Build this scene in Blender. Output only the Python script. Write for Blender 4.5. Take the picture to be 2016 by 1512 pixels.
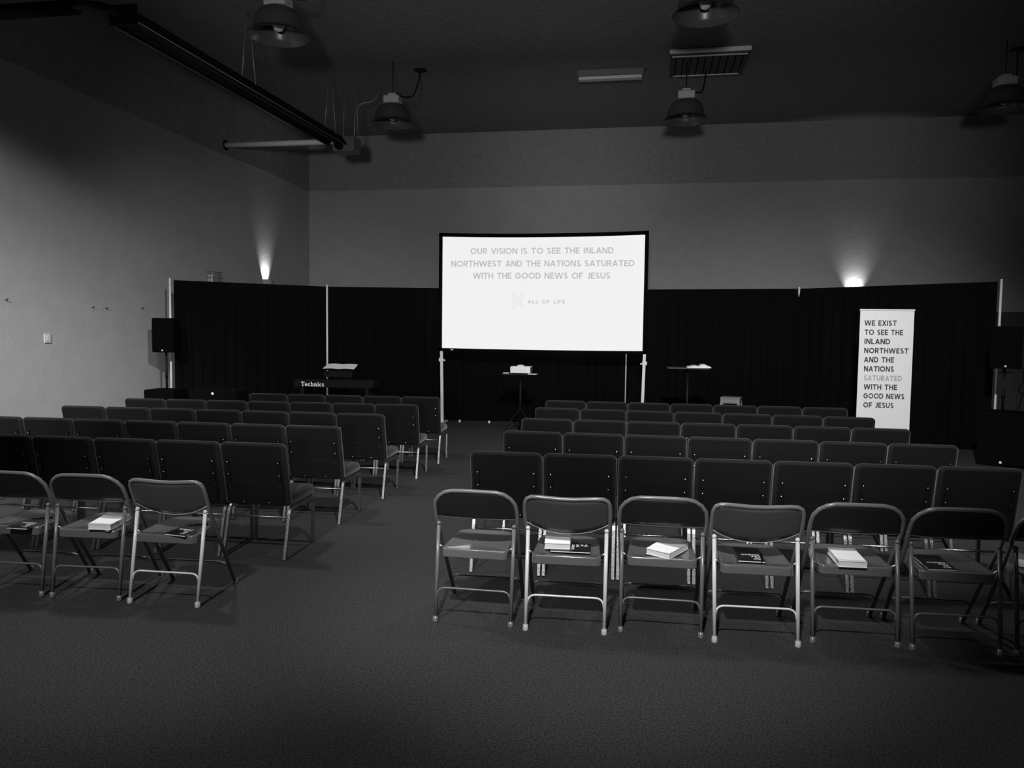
import bpy, bmesh, math, random
from mathutils import Vector, Matrix
random.seed(7)
PI = math.pi
for _o in list(bpy.data.objects):
    bpy.data.objects.remove(_o)
SC = bpy.context.scene
COL = SC.collection

# ------------------------------------------------------------------ camera
F_PX, PITCH, ROLL, YAW, CAM_H = 1520.3, 0.06314, 0.01238, 0.17042, 1.697
fw = Vector((-math.sin(YAW) * math.cos(PITCH), math.cos(YAW) * math.cos(PITCH), -math.sin(PITCH)))
rt = Vector((math.cos(YAW), math.sin(YAW), 0))
up = rt.cross(fw)
r2 = math.cos(ROLL) * rt + math.sin(ROLL) * up
u2 = -math.sin(ROLL) * rt + math.cos(ROLL) * up
cd = bpy.data.cameras.new('camera')
cam = bpy.data.objects.new('camera', cd)
COL.objects.link(cam)
cd.sensor_width = 36
cd.lens = 36 * F_PX / 2016
cd.clip_start = 0.05
cam.matrix_world = Matrix(((r2.x, u2.x, -fw.x, 0), (r2.y, u2.y, -fw.y, 0), (r2.z, u2.z, -fw.z, CAM_H), (0, 0, 0, 1)))
SC.camera = cam


def at_z(px, py, Z):
    """point of the level z = Z seen at a picture position"""
    d = r2 * ((px - 1008) / F_PX) - u2 * ((py - 756) / F_PX) + fw
    return Vector((0, 0, CAM_H)) + d * ((Z - CAM_H) / d.z)


def on_y(px, py, Y):
    """point of the plane y = Y seen at a picture position"""
    d = r2 * ((px - 1008) / F_PX) - u2 * ((py - 756) / F_PX) + fw
    return Vector((0, 0, CAM_H)) + d * (Y / d.y)


# ------------------------------------------------------------------ world, exposure
w = bpy.data.worlds.new('world')
SC.world = w
w.use_nodes = True
w.node_tree.nodes['Background'].inputs[0].default_value = (0.5, 0.5, 0.5, 1)
w.node_tree.nodes['Background'].inputs[1].default_value = 0.002
SC.view_settings.view_transform = 'Standard'
SC.view_settings.look = 'None'
SC.view_settings.gamma = 1
SC.view_settings.exposure = 0.0
SC.view_settings.use_curve_mapping = False
SC.cycles.use_denoising = True
SC.cycles.max_bounces = 6
SC.cycles.sample_clamp_indirect = 2.0

# ------------------------------------------------------------------ lights: the lit row of high-bay lamps overhead, added fill spots, wall uplights
def spot(name, loc, aim, P, ang, blend=0.9, rad=0.2):
    ld = bpy.data.lights.new(name, 'SPOT')
    ld.energy = P
    ld.spot_size = math.radians(ang)
    ld.spot_blend = blend
    ld.shadow_soft_size = rad
    lo = bpy.data.objects.new(name, ld)
    COL.objects.link(lo)
    lo.location = loc
    lo.rotation_euler = (Vector(aim) - Vector(loc)).to_track_quat('-Z', 'Y').to_euler()


# lit high-bay lamps, and unseen fill spots added to light chairs, stage and wall
spot('high_bay_light', (-4.9, 5.9, 5.6), (-4.9, 5.9, 0), 420, 156, 0.2, 0.22)
spot('high_bay_light', (0.62, 5.9, 5.6), (0.62, 5.9, 0), 180, 120, 0.4, 0.22)
spot('fill_spot', (-0.5, -0.5, 5.6), (-0.2, 5.3, 0), 2100, 34, 0.9, 0.15)
spot('fill_spot', (-2.4, -0.5, 5.6), (-2.7, 5.1, 0), 1300, 37, 0.9, 0.15)
spot('fill_spot', (0.62, 0.5, 5.6), (2, 11, 0.5), 4300, 50, 0.9, 0.15)
spot('fill_spot', (0.62, 1.4, 5.6), (-5, 11, 0.5), 2900, 50, 0.9, 0.15)
spot('fill_spot', (-4.9, 0.5, 5.6), (-8.75, 9, -0.7), 5400, 46, 0.9, 0.15)
# unseen fill added behind the camera to brighten the upper back wall
spot('rear_fill', (0, -3.6, 1.9), (-5.5, 19, 4.7), 2000, 36, 0.9, 0.3)
spot('rear_fill', (0, -3.6, 1.9), (1.7, 19, 4.7), 1900, 35, 0.9, 0.3)


def uplight(loc, axis, P, ang, blend=0.6, rad=0.05):
    ld = bpy.data.lights.new('uplight', 'SPOT')
    ld.energy = P
    ld.spot_size = math.radians(ang)
    ld.spot_blend = blend
    ld.shadow_soft_size = rad
    lo = bpy.data.objects.new('uplight', ld)
    COL.objects.link(lo)
    lo.location = loc
    lo.rotation_euler = Vector(axis).to_track_quat('-Z', 'Y').to_euler()


XL, XR, YB, YF, ZC, ZB = -8.75, 9.6, 19.23, -4.5, 6.75, 5.385
uplight((XL + 0.10, 16.82, 2.80), (-0.62, 0, 1), 105, 84, 0.85, 0.03)
uplight((4.76, YB - 0.10, 2.66), (0, 0.62, 1), 105, 84, 0.85, 0.03)

# ------------------------------------------------------------------ materials
MATS = {}


def mat(name, c, rough=0.6, metal=0.0, spec=0.5, noise=0.0, nscale=60.0, bump=0.0, bscale=80.0, bdist=0.01, emit=None, coat=0.0, sheen=0.0):
    m = bpy.data.materials.new(name)
    m.use_nodes = True
    nt = m.node_tree
    b = nt.nodes['Principled BSDF']
    b.inputs['Base Color'].default_value = (c, c, c, 1)
    b.inputs['Roughness'].default_value = rough
    b.inputs['Metallic'].default_value = metal
    b.inputs['Specular IOR Level'].default_value = spec
    b.inputs['Coat Weight'].default_value = coat
    b.inputs['Coat Roughness'].default_value = 0.06
    b.inputs['Sheen Weight'].default_value = sheen
    b.inputs['Sheen Roughness'].default_value = 0.35
    tc = None
    if noise or bump:
        tc = nt.nodes.new('ShaderNodeTexCoord')
    if noise:
        n = nt.nodes.new('ShaderNodeTexNoise')
        n.inputs['Scale'].default_value = nscale
        n.inputs['Detail'].default_value = 4
        n.inputs['Roughness'].default_value = 0.7
        nt.links.new(tc.outputs['Object'], n.inputs['Vector'])
        r = nt.nodes.new('ShaderNodeMapRange')
        r.inputs['From Min'].default_value = 0.3
        r.inputs['From Max'].default_value = 0.7
        r.inputs['To Min'].default_value = c * (1 - noise)
        r.inputs['To Max'].default_value = c * (1 + noise)
        nt.links.new(n.outputs['Fac'], r.inputs['Value'])
        nt.links.new(r.outputs['Result'], b.inputs['Base Color'])
    if bump:
        n = nt.nodes.new('ShaderNodeTexNoise')
        n.inputs['Scale'].default_value = bscale
        n.inputs['Detail'].default_value = 3
        nt.links.new(tc.outputs['Object'], n.inputs['Vector'])
        bp = nt.nodes.new('ShaderNodeBump')
        bp.inputs['Strength'].default_value = bump
        bp.inputs['Distance'].default_value = bdist
        nt.links.new(n.outputs['Fac'], bp.inputs['Height'])
        nt.links.new(bp.outputs['Normal'], b.inputs['Normal'])
    if emit is not None:
        b.inputs['Base Color'].default_value = (0.02, 0.02, 0.02, 1)
        b.inputs['Emission Color'].default_value = (1, 1, 1, 1)
        b.inputs['Emission Strength'].default_value = emit
    MATS[name] = m
    return m


M_WALL = mat('painted_wall', 0.36, 0.8, spec=0.2, noise=0.05, nscale=3, bump=0.25, bscale=14, bdist=0.01)
M_WALLUP = mat('sprayed_wall_insulation', 0.27, 0.95, spec=0.1, noise=0.12, nscale=9, bump=0.9, bscale=22, bdist=0.03)
M_CEIL = mat('sprayed_ceiling', 0.20, 0.95, spec=0.1, noise=0.12, nscale=9, bump=0.9, bscale=22, bdist=0.03)
M_CARPET = mat('carpet', 0.038, 0.95, spec=0.1, noise=0.85, nscale=95, bump=0.5, bscale=120, bdist=0.005)
M_BASE = mat('vinyl_baseboard', 0.03, 0.5)
M_DRAPE = mat('black_velour', 0.0032, 0.95, spec=0.05)
M_FAB = mat('dark_upholstery', 0.0115, 0.95, spec=0.05, noise=0.35, nscale=240, bump=0.4, bscale=300, bdist=0.002, sheen=0.28)
M_FABSHADE = mat('shaded_back_fabric', 0.0078, 0.95, spec=0.03, noise=0.2, nscale=160, sheen=0.05)  # upholstery for the rear faces, darkened to put their shade into the colour
M_VEIN = mat('silver_vein_metal', 0.38, 0.34, metal=1.0, noise=0.45, nscale=130, bump=0.6, bscale=150, bdist=0.003)
M_BOLT = mat('bright_steel', 0.8, 0.3, metal=1.0)
M_ENA = mat('grey_enamel', 0.14, 0.28, spec=0.6)
M_ENB = mat('light_grey_enamel', 0.68, 0.3, spec=0.6)
M_SEATA = mat('glossy_grey_seat', 0.125, 0.2, spec=0.7, coat=0.9)
M_SEATB = mat('satin_grey_seat', 0.125, 0.2, spec=0.7, coat=0.8)
M_PANEL = mat('grey_back_panel', 0.015, 0.35, spec=0.5)
M_PANELB = mat('paler_back_panel', 0.058, 0.35, spec=0.5)
M_ENF = mat('grey_frame_enamel', 0.15, 0.28, spec=0.6)
M_CAPF = mat('pale_foot_cap', 0.42, 0.5)
M_BLK = mat('black_plastic', 0.0025, 0.8, spec=0.04)
M_BLKM = mat('black_metal', 0.006, 0.5, spec=0.15)
M_GRILL = mat('speaker_grille', 0.0025, 0.85, spec=0.03, noise=0.4, nscale=400)
M_WHITE = mat('white_plastic', 0.78, 0.45)
M_POLE = mat('pale_aluminium', 0.72, 0.4, spec=0.6)
M_PAPER = mat('white_paper', 0.88, 0.7, spec=0.2)
M_PAGES = mat('page_edges', 0.78, 0.8, spec=0.1, noise=0.12, nscale=300)
M_COVER = mat('grey_cover', 0.34, 0.5)
M_COVER2 = mat('grey_cover_print', 0.48, 0.5)
M_NOTE = mat('black_notebook_cover', 0.010, 0.45)
M_INKW = mat('white_ink', 0.85, 0.6)
M_VINYL = mat('banner_vinyl', 0.80, 0.5, spec=0.3)
M_INKD = mat('dark_banner_ink', 0.045, 0.6)
M_INKG = mat('grey_banner_ink', 0.42, 0.6)
M_INKL = mat('pale_banner_ink', 0.66, 0.6)
M_HEAT = mat('dark_heater_metal', 0.005, 0.6, spec=0.15)
M_HTUBE = mat('heater_tube_steel', 0.006, 0.5, spec=0.2)
M_HBOX = mat('grey_burner_box', 0.13, 0.5)
M_FLUE = mat('pale_flue_pipe', 0.75, 0.5)
M_DOME = mat('reflector_shade', 0.065, 0.4, spec=0.5)
M_DOMEIN = mat('reflector_inside', 0.08, 0.3, spec=0.5)
M_GLASSB = mat('lamp_bulb', 0.6, 0.05, spec=0.8)
M_BALLAST = mat('pale_ballast', 0.5, 0.5)
M_VENT = mat('dark_vent', 0.05, 0.7)
M_VTRIM = mat('pale_vent_trim', 0.6, 0.5)
M_DOOR = mat('dark_door_paint', 0.06, 0.6)
M_STOOL = mat('grey_stool_wood', 0.16, 0.5, noise=0.15, nscale=20)
M_SCREEN = mat('lit_projection', 0.8, 0.8, emit=0.86)
M_LIT1 = mat('lit_grey_lettering', 0.8, 0.8, emit=0.50)
M_LIT2 = mat('lit_pale_mark', 0.8, 0.8, emit=0.69)
M_WIRE = mat('steel_wire', 0.35, 0.4, metal=0.5)

# ------------------------------------------------------------------ mesh helpers


def new():
    return bmesh.new()


def box(bm, x0, x1, y0, y1, z0, z1, bev=0.0, seg=2, M=None, mi=0):
    vs = [bm.verts.new((x, y, z)) for x in (x0, x1) for y in (y0, y1) for z in (z0, z1)]
    fs = [bm.faces.new([vs[i] for i in q]) for q in ((0, 1, 3, 2), (4, 6, 7, 5), (0, 4, 5, 1), (2, 3, 7, 6), (0, 2, 6, 4), (1, 5, 7, 3))]
    for f in fs:
        f.material_index = mi
    allv = set(vs)
    if bev:
        es = set()
        for f in fs:
            es.update(f.edges)
        r = bmesh.ops.bevel(bm, geom=list(es), offset=bev, segments=seg, affect='EDGES', profile=0.5)
        allv = set(v for f in r['faces'] for v in f.verts) | set(v for v in vs if v.is_valid)
        for f in r['faces']:
            f.material_index = mi
            f.smooth = True
    if M is not None:  # pale rods along both edges stand in for their highlight
        bmesh.ops.transform(bm, matrix=M, verts=list(allv))
    return bm


def fillet(pts, r, n=5):
    """round the corners of a polyline"""
    pts = [Vector(p) for p in pts]
    out = [pts[0]]
    for a, b, c in zip(pts, pts[1:], pts[2:]):
        d1, d2 = (a - b), (c - b)
        rr = min(r, d1.length * 0.49, d2.length * 0.49)
        p1, p2 = b + d1.normalized() * rr, b + d2.normalized() * rr
        for k in range(n + 1):
            t = k / n
            out.append((1 - t) ** 2 * p1 + 2 * t * (1 - t) * b + t * t * p2)
    out.append(pts[-1])
    return out


def tube(bm, pts, r, n=8, rect=None, closed=False, mi=0):
    pts = [Vector(p) for p in pts]
    if rect:
        hx, hy = rect
        prof = [(-hx, -hy), (hx, -hy), (hx, hy), (-hx, hy)]
    else:
        prof = [(r * math.cos(2 * PI * k / n), r * math.sin(2 * PI * k / n)) for k in range(n)]
    T = []
    N = len(pts)
    for i in range(N):
        if closed:
            t = pts[(i + 1) % N] - pts[i - 1]
        else:
            t = pts[min(i + 1, N - 1)] - pts[max(i - 1, 0)]
        T.append(t.normalized())
    ref = Vector((1, 0, 0)) if abs(T[0].x) < 0.9 else Vector((0, 1, 0))
    if rect:
        ref = Vector((1, 0, 0))
    u = (ref - T[0] * ref.dot(T[0])).normalized()
    rings = []
    for i in range(N):
        u = (u - T[i] * u.dot(T[i])).normalized()
        v = T[i].cross(u)
        rings.append([bm.verts.new(pts[i] + u * a + v * b) for a, b in prof])
    m = len(prof)
    rng = range(N) if closed else range(N - 1)
    for i in rng:
        A, B = rings[i], rings[(i + 1) % N]
        for k in range(m):
            f = bm.faces.new((A[k], A[(k + 1) % m], B[(k + 1) % m], B[k]))
            f.smooth = not rect
            f.material_index = mi
    if not closed:
        bm.faces.new(rings[0][::-1]).material_index = mi
        bm.faces.new(rings[-1]).material_index = mi
    return bm


def lathe(bm, prof, n=32, c=(0, 0, 0), mi=0, cap=False):
    c = Vector(c)
    rings = []
    for r, z in prof:
        if r < 1e-6:
            rings.append([bm.verts.new(c + Vector((0, 0, z)))])
        else:
            rings.append([bm.verts.new(c + Vector((r * math.cos(2 * PI * k / n), r * math.sin(2 * PI * k / n), z))) for k in range(n)])
    for A, B in zip(rings, rings[1:]):
        for k in range(n):
            if len(A) == 1 and len(B) == 1:
                continue
            if len(A) == 1:
                f = bm.faces.new((A[0], B[(k + 1) % n], B[k]))
            elif len(B) == 1:
                f = bm.faces.new((A[k], A[(k + 1) % n], B[0]))
            else:
                f = bm.faces.new((A[k], A[(k + 1) % n], B[(k + 1) % n], B[k]))
            f.smooth = True
            f.material_index = mi
    return bm


def rrect(wd, h, r, n=6):
    """rounded rectangle outline, centred; r is one radius or four (bottom left, bottom right, top right, top left)"""
    rs = r if isinstance(r, (tuple, list)) else (r,) * 4
    out = []
    for (sx, sy, a0), rr in zip(((-1, -1, PI), (1, -1, 1.5 * PI), (1, 1, 0), (-1, 1, 0.5 * PI)), rs):
        cx, cy = sx * (wd / 2 - rr), sy * (h / 2 - rr)
        for k in range(n + 1):
            a = a0 + 0.5 * PI * k / n
            out.append((cx + rr * math.cos(a), cy + rr * math.sin(a)))
    return out


def pillow(bm, wd, h, r, depth, er, fn, seg=4, rear_mi=0):
    """cushion: rounded rectangle with soft edges; fn maps (u, v, d) to a point, d from 0 (front) to depth"""
    layers = []
    for k in range(seg + 1):
        a = 0.5 * PI * k / seg
        layers.append((er * (1 - math.sin(a)), er * (1 - math.cos(a))))
    lay = layers + [(i, depth - d) for i, d in layers[::-1]]
    rings = []
    for i, d in lay:
        rr = tuple(max(q - i, 0.004) for q in r) if isinstance(r, (tuple, list)) else max(r - i, 0.004)
        rings.append([bm.verts.new(fn(u, v, d)) for u, v in rrect(wd - 2 * i, h - 2 * i, rr)])
    m = len(rings[0])
    for A, B in zip(rings, rings[1:]):
        for k in range(m):
            f = bm.faces.new((A[k], A[(k + 1) % m], B[(k + 1) % m], B[k]))
            f.smooth = True
    f0 = bm.faces.new(rings[0][::-1])
    bm.faces.new(rings[-1])
    f0.material_index = rear_mi
    bmesh.ops.recalc_face_normals(bm, faces=bm.faces[:])
    return bm


def finish(name, bm, m, parent=None, recalc=True):
    if recalc:
        bmesh.ops.recalc_face_normals(bm, faces=bm.faces[:])
    me = bpy.data.meshes.new(name)
    bm.to_mesh(me)
    bm.free()
    for q in (m if isinstance(m, (list, tuple)) else [m]):
        me.materials.append(q)
    o = bpy.data.objects.new(name, me)
    COL.objects.link(o)
    if parent is not None:
        o.parent = parent
    return o


def tag(o, label=None, cat=None, group=None, kind=None):
    for k, v in (('label', label), ('category', cat), ('group', group), ('kind', kind)):
        if v:
            o[k] = v
    return o


def thing(name, loc, rz, label, cat, group=None):
    o = bpy.data.objects.new(name, None)
    COL.objects.link(o)
    o.empty_display_size = 0.1
    o.location = loc
    o.rotation_euler = (0, 0, rz)
    return tag(o, label, cat, group)


def dup(root, loc, rz, label):
    r = root.copy()
    COL.objects.link(r)
    r.location = loc
    r.rotation_euler = (0, 0, rz)
    r['label'] = label
    for ch in list(root.children):
        c = ch.copy()
        COL.objects.link(c)
        c.parent = r
        for g in list(ch.children):
            d = g.copy()
            COL.objects.link(d)
            d.parent = c
    return r


# ------------------------------------------------------------------ lettering (geometric capitals drawn as strokes)
def arcpts(cx, cy, rx, ry, a0, a1, n=14):
    return [(cx + rx * math.cos(math.radians(a0 + (a1 - a0) * k / n)), cy + ry * math.sin(math.radians(a0 + (a1 - a0) * k / n))) for k in range(n + 1)]


def glyph(ch, t):
    """list of ('p', polygon) or ('s', polyline) and the width, cap height 1, stroke t"""
    h = t / 2
    R = lambda a, b, c, d: ('p', [(a, b), (c, b), (c, d), (a, d)])

    def D(x0, y0, x1, y1):
        L = math.hypot(x1 - x0, y1 - y0)
        q = h * L / abs(y1 - y0)
        return ('p', [(x0 - q, y0), (x0 + q, y0), (x1 + q, y1), (x1 - q, y1)])
    S = lambda pts: ('s', pts)
    if ch == 'A':
        return [D(h, 0, .45, 1), D(.9 - h, 0, .45, 1), R(.2, .2, .7, .2 + t)], .9
    if ch == 'C':
        return [S(arcpts(.5, .5, .5 - h, .5 - h, 42, 318, 22))], .92
    if ch == 'D':
        return [R(0, 0, t, 1), S([(t * .5, 1 - h)] + arcpts(.4, .5, .46 - h, .5 - h, 90, -90, 16) + [(t * .5, h)])], .86
    if ch == 'E':
        return [R(0, 0, t, 1), R(0, 0, .66, t), R(0, 1 - t, .66, 1), R(0, .5 - h, .6, .5 + h)], .66
    if ch == 'F':
        return [R(0, 0, t, 1), R(0, 1 - t, .66, 1), R(0, .46 - h, .58, .46 + h)], .66
    if ch == 'G':
        return [S(arcpts(.5, .5, .5 - h, .5 - h, 45, 325, 22) + [(.95 - h, .47)]), R(.52, .42, .95, .42 + t)], .97
    if ch == 'H':
        return [R(0, 0, t, 1), R(.8 - t, 0, .8, 1), R(0, .5 - h, .8, .5 + h)], .8
    if ch == 'I':
        return [R(0, 0, t, 1)], t
    if ch == 'J':
        return [S([(.55 - h, 1)] + arcpts(.28, .28, .27 - h, .28 - h, 0, -150, 12))], .55
    if ch == 'L':
        return [R(0, 0, t, 1), R(0, 0, .62, t)], .62
    if ch == 'N':
        return [R(0, 0, t, 1), R(.84 - t, 0, .84, 1), D(.84 - t * .62, 0, t * .62, 1)], .84
    if ch == 'O':
        return [S(arcpts(.53, .5, .53 - h, .5 - h, 0, 360, 28))], 1.06
    if ch == 'R':
        return [R(0, 0, t, 1), S([(h, 1 - h)] + arcpts(.42, .68, .32 - h, .32 - h, 90, -90, 12) + [(h, .36 + h)]), D(.74 - t * .55, 0, .42, .38)], .76
    if ch == 'S':
        return [S(arcpts(.35, .735, .31 - h, .265 - h, 30, 270, 12)[:-1] + arcpts(.35, .265, .34 - h, .265 - h + .0, 90, -150, 12))], .7
    if ch == 'T':
        return [R(.4 - h, 0, .4 + h, 1), R(0, 1 - t, .8, 1)], .8
    if ch == 'U':
        return [S([(h, 1)] + arcpts(.4, .4, .4 - h, .4 - h, 180, 360, 14) + [(.8 - h, 1)])], .8
    if ch == 'V':
        return [D(.44, 0, h, 1), D(.44, 0, .88 - h, 1)], .88
    if ch == 'W':
        return [D(.36, 0, h, 1), D(.36, 0, .68, 1), D(1.0, 0, .68, 1), D(1.0, 0, 1.36 - h, 1)], 1.36
    if ch == 'X':
        return [D(h, 0, .84 - h, 1), D(.84 - h, 0, h, 1)], .84
    # lower-case slab letters
    x = .68
    if ch == 'e':
        return [S(arcpts(.32, x / 2, .32 - h, x / 2 - h, 0, 325, 18)), R(.05, x / 2 - h * .7, .64 - h, x / 2 + h * .7)], .66
    if ch == 'c':
        return [S(arcpts(.32, x / 2, .32 - h, x / 2 - h, 40, 320, 16))], .6
    if ch == 'h':
        return [R(.08, 0, .08 + t, 1), S([(.08 + h, .3)] + arcpts(.36, .42, .22 - h * .3, .26 - h, 180, 0, 10) + [(.58 - h * .3, 0)]), R(-.02, 0, .3, t * .55), R(.42, 0, .74, t * .55), R(-.02, 1 - t * .55, .1, 1)], .74
    if ch == 'n':
        return [R(.08, 0, .08 + t, x), S([(.08 + h, .3)] + arcpts(.36, .42, .22 - h * .3, .26 - h, 180, 0, 10) + [(.58 - h * .3, 0)]), R(-.02, 0, .3, t * .55), R(.42, 0, .74, t * .55), R(-.02, x - t * .55, .1, x)], .74
    if ch == 'i':
        return [R(.08, 0, .08 + t, x), R(-.02, 0, .3, t * .55), R(-.02, x - t * .55, .1, x), R(.06, .82, .1 + t, 1)], .32
    if ch == 's':
        return [S(arcpts(.26, x * .74, .24 - h, x * .26 - h * .6, 30, 270, 10)[:-1] + arcpts(.26, x * .26, .26 - h, x * .26 - h * .6, 90, -150, 10))], .52
    if ch == '#':   # slab capital T
        return [R(.42 - h, 0, .42 + h, 1), R(0, 1 - t * .7, .84, 1), R(0, .72, t * .6, 1), R(.84 - t * .6, .72, .84, 1), R(.22, 0, .62, t * .55)], .84
    return [], .38


def ribbon(pts, t):
    quads = []
    n = len(pts)
    L, Rr = [], []
    closed = math.hypot(pts[0][0] - pts[-1][0], pts[0][1] - pts[-1][1]) < 1e-6
    for i in range(n):
        a = pts[i - 1] if i else (pts[-2] if closed else pts[0])
        b = pts[i + 1] if i < n - 1 else (pts[1] if closed else pts[-1])
        dx, dy = b[0] - a[0], b[1] - a[1]
        q = math.hypot(dx, dy) or 1
        nx, ny = -dy / q * t / 2, dx / q * t / 2
        L.append((pts[i][0] + nx, pts[i][1] + ny))
        Rr.append((pts[i][0] - nx, pts[i][1] - ny))
    for i in range(n - 1):
        quads.append([Rr[i], Rr[i + 1], L[i + 1], L[i]])
    return quads


def text_polys(s, cap, width, t=0.15, space=0.36):
    """polygons of a line of text fitted to a width; returned with x from 0, y from 0"""
    gl = [glyph(c, t) for c in s]
    nat = sum((space if c == ' ' else g[1]) for c, g in zip(s, gl))
    mt = .10 * (len(s) - 1)
    sx = min(1.0, (width / cap - mt) / nat)
    nat *= sx
    track = (width / cap - nat) / max(len(s) - 1, 1)
    polys, x = [], 0.0
    for c, (els, wd) in zip(s, gl):
        for k, q in els:
            for poly in ([q] if k == 'p' else ribbon(q, t)):
                polys.append([((x + a * sx) * cap, b * cap) for a, b in poly])
        x += (space if c == ' ' else wd) * sx + track
    return polys


def add_polys(bm, polys, fn):
    """flat strokes; crossing strokes lie a hair's breadth apart so that they never share a plane"""
    o, ex, ey = fn(0, 0), fn(1, 0), fn(0, 1)
    nrm = (ex - o).cross(ey - o).normalized()
    for k, p in enumerate(polys):
        h = nrm * (0.00006 * (k % 7))
        bm.faces.new([bm.verts.new(fn(a, b) + h) for a, b in p])


ORD = ['', 'second', 'third', 'fourth', 'fifth', 'sixth', 'seventh']

# ------------------------------------------------------------------ the room


def slab(name, x0, x1, y0, y1, z0, z1, m):
    o = finish(name, box(new(), x0, x1, y0, y1, z0, z1), m)
    o['kind'] = 'structure'
    return o


slab('floor', XL - .3, XR + .3, YF - .3, YB + .3, -0.2, 0, M_CARPET)
slab('ceiling', XL - .3, XR + .3, YF - .3, YB + .3, ZC, ZC + .2, M_CEIL)
slab('wall_left', XL - .2, XL, YF - .2, YB + .2, 0, ZB, M_WALL)
slab('wall_left_upper', XL - .2, XL + .012, YF - .2, YB + .2, ZB, ZC, M_WALLUP)
slab('wall_back', XL, XR, YB, YB + .2, 0, ZB, M_WALL)
slab('wall_back_upper', XL, XR, YB - .012, YB + .2, ZB, ZC, M_WALLUP)
slab('wall_right', XR, XR + .2, YF - .2, YB + .2, 0, ZC, M_WALL)
slab('wall_front', XL, XR, YF - .2, YF, 0, ZC, M_WALL)
slab('baseboard_left', XL, XL + .012, YF, YB, 0, 0.1, M_BASE)
slab('baseboard_back', XL + .012, 7.2, YB - .012, YB, 0, 0.1, M_BASE)
d = slab('door_1', 7.3, 9.3, YB - .05, YB, 0, 2.36, M_DOOR)
for x0, x1 in ((7.42, 8.27), (8.33, 9.18)):
    finish('door_leaf', box(new(), x0, x1, YB - .075, YB - .05, 0.02, 2.24, .006), M_DOOR, d)
finish('push_bar', tube(new(), [(7.5, YB - .12, 1.0), (8.2, YB - .12, 1.0)], .02), M_BOLT, d)

# ------------------------------------------------------------------ padded chairs


def make_church_chair():
    t = thing('padded_chair', (0, 0, 0), 0, 'x', 'chair')
    # local: y = 0 at the top of the back's rear face, +y to the stage, x centred
    rec = lambda z: 0.09 * (0.888 - z) / 0.42          # the back leans
    Hh = 0.493

    def fb(u, v, d):
        z = 0.395 + Hh / 2 + v - (.014 * (2 * u / .52) ** 2 if v > 0 else 0) * (v / (Hh / 2)) ** 2
        bow = -0.010 * math.cos(PI * max(-1, min(1, u / 0.52)))
        return Vector((u, rec(z) + d + bow + 0.008, z))
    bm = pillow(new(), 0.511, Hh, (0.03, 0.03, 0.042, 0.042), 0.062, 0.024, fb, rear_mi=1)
    finish('backrest', bm, [M_FAB, M_FABSHADE], t)
    bm = new()                                          # pocket panel below a seam
    bs = [(-.21, .41), (.21, .41), (.222, .575), (-.222, .575)]
    A = [bm.verts.new((x, rec(z) - .010, z)) for x, z in bs]
    B = [bm.verts.new((x, rec(z) + .004, z)) for x, z in bs]
    bm.faces.new(A)
    bm.faces.new(B[::-1])
    for k in range(4):
        bm.faces.new((A[k], B[k], B[(k + 1) % 4], A[(k + 1) % 4]))
    finish('book_pocket', bm, M_FABSHADE, t)
    for s in (-1, 1):                                   # rear brackets with three screws
        bm = new()
        zz = [.51, .61, .755]
        tube(bm, [(s * .20, rec(z) - .004, z) for z in zz], 0, rect=(.013, .004))
        for z in (.545, .635, .73):
            lathe_y(bm, s * .20, rec(z) - .009, z, .0045)
        finish('back_bracket', bm, [M_BLKM, M_BOLT], t)
    bm = new()
    for x in (-.1, .1):
        lathe_y(bm, x, rec(.415) - .012, .42, .004, mi=0)
    finish('shell_screws', bm, M_BOLT, t)

    def fs(u, v, dd):
        y = 0.375 + v
        crown = 0.016 * (1 - (2 * u / .52) ** 2) * (dd > .06)
        roll = -0.02 * max(0, (v - .12) / .12) ** 2
        return Vector((u, y, 0.385 + dd + crown * 0.8 + roll + 0.01 * (v > 0)))
    bm = pillow(new(), 0.494, 0.49, (.03, .03, .06, .06), 0.088, 0.032, fs)
    finish('seat', bm, M_FAB, t)
    for s in (-1, 1):
        x = s * .2425
        pts = fillet([(x, .30, .372), (x, .150, .372), (x, .0435, .004)], .045, 6)
        bm = tube(new(), pts, 0, rect=(.0105, .0135))
        finish('leg', bm, M_VEIN, t)
        pts = fillet([(x, .31, .372), (x, .585, .372), (x, .565, .004)], .05, 6)
        bm = tube(new(), pts, 0, rect=(.0105, .0135))
        finish('leg', bm, M_VEIN, t)
    bm = tube(new(), [(-.235, .128, .305), (.235, .128, .305)], .0075)
    finish('stretcher', bm, M_VEIN, t)
    return t


def lathe_y(bm, x, y, z, r, mi=1):
    vs = [bm.verts.new((x + r * math.cos(2 * PI * k / 8), y, z + r * math.sin(2 * PI * k / 8))) for k in range(8)]
    c = bm.verts.new((x, y - r * .6, z))
    for k in range(8):
        f = bm.faces.new((vs[k], vs[(k + 1) % 8], c))
        f.material_index = mi
        f.smooth = True


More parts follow.
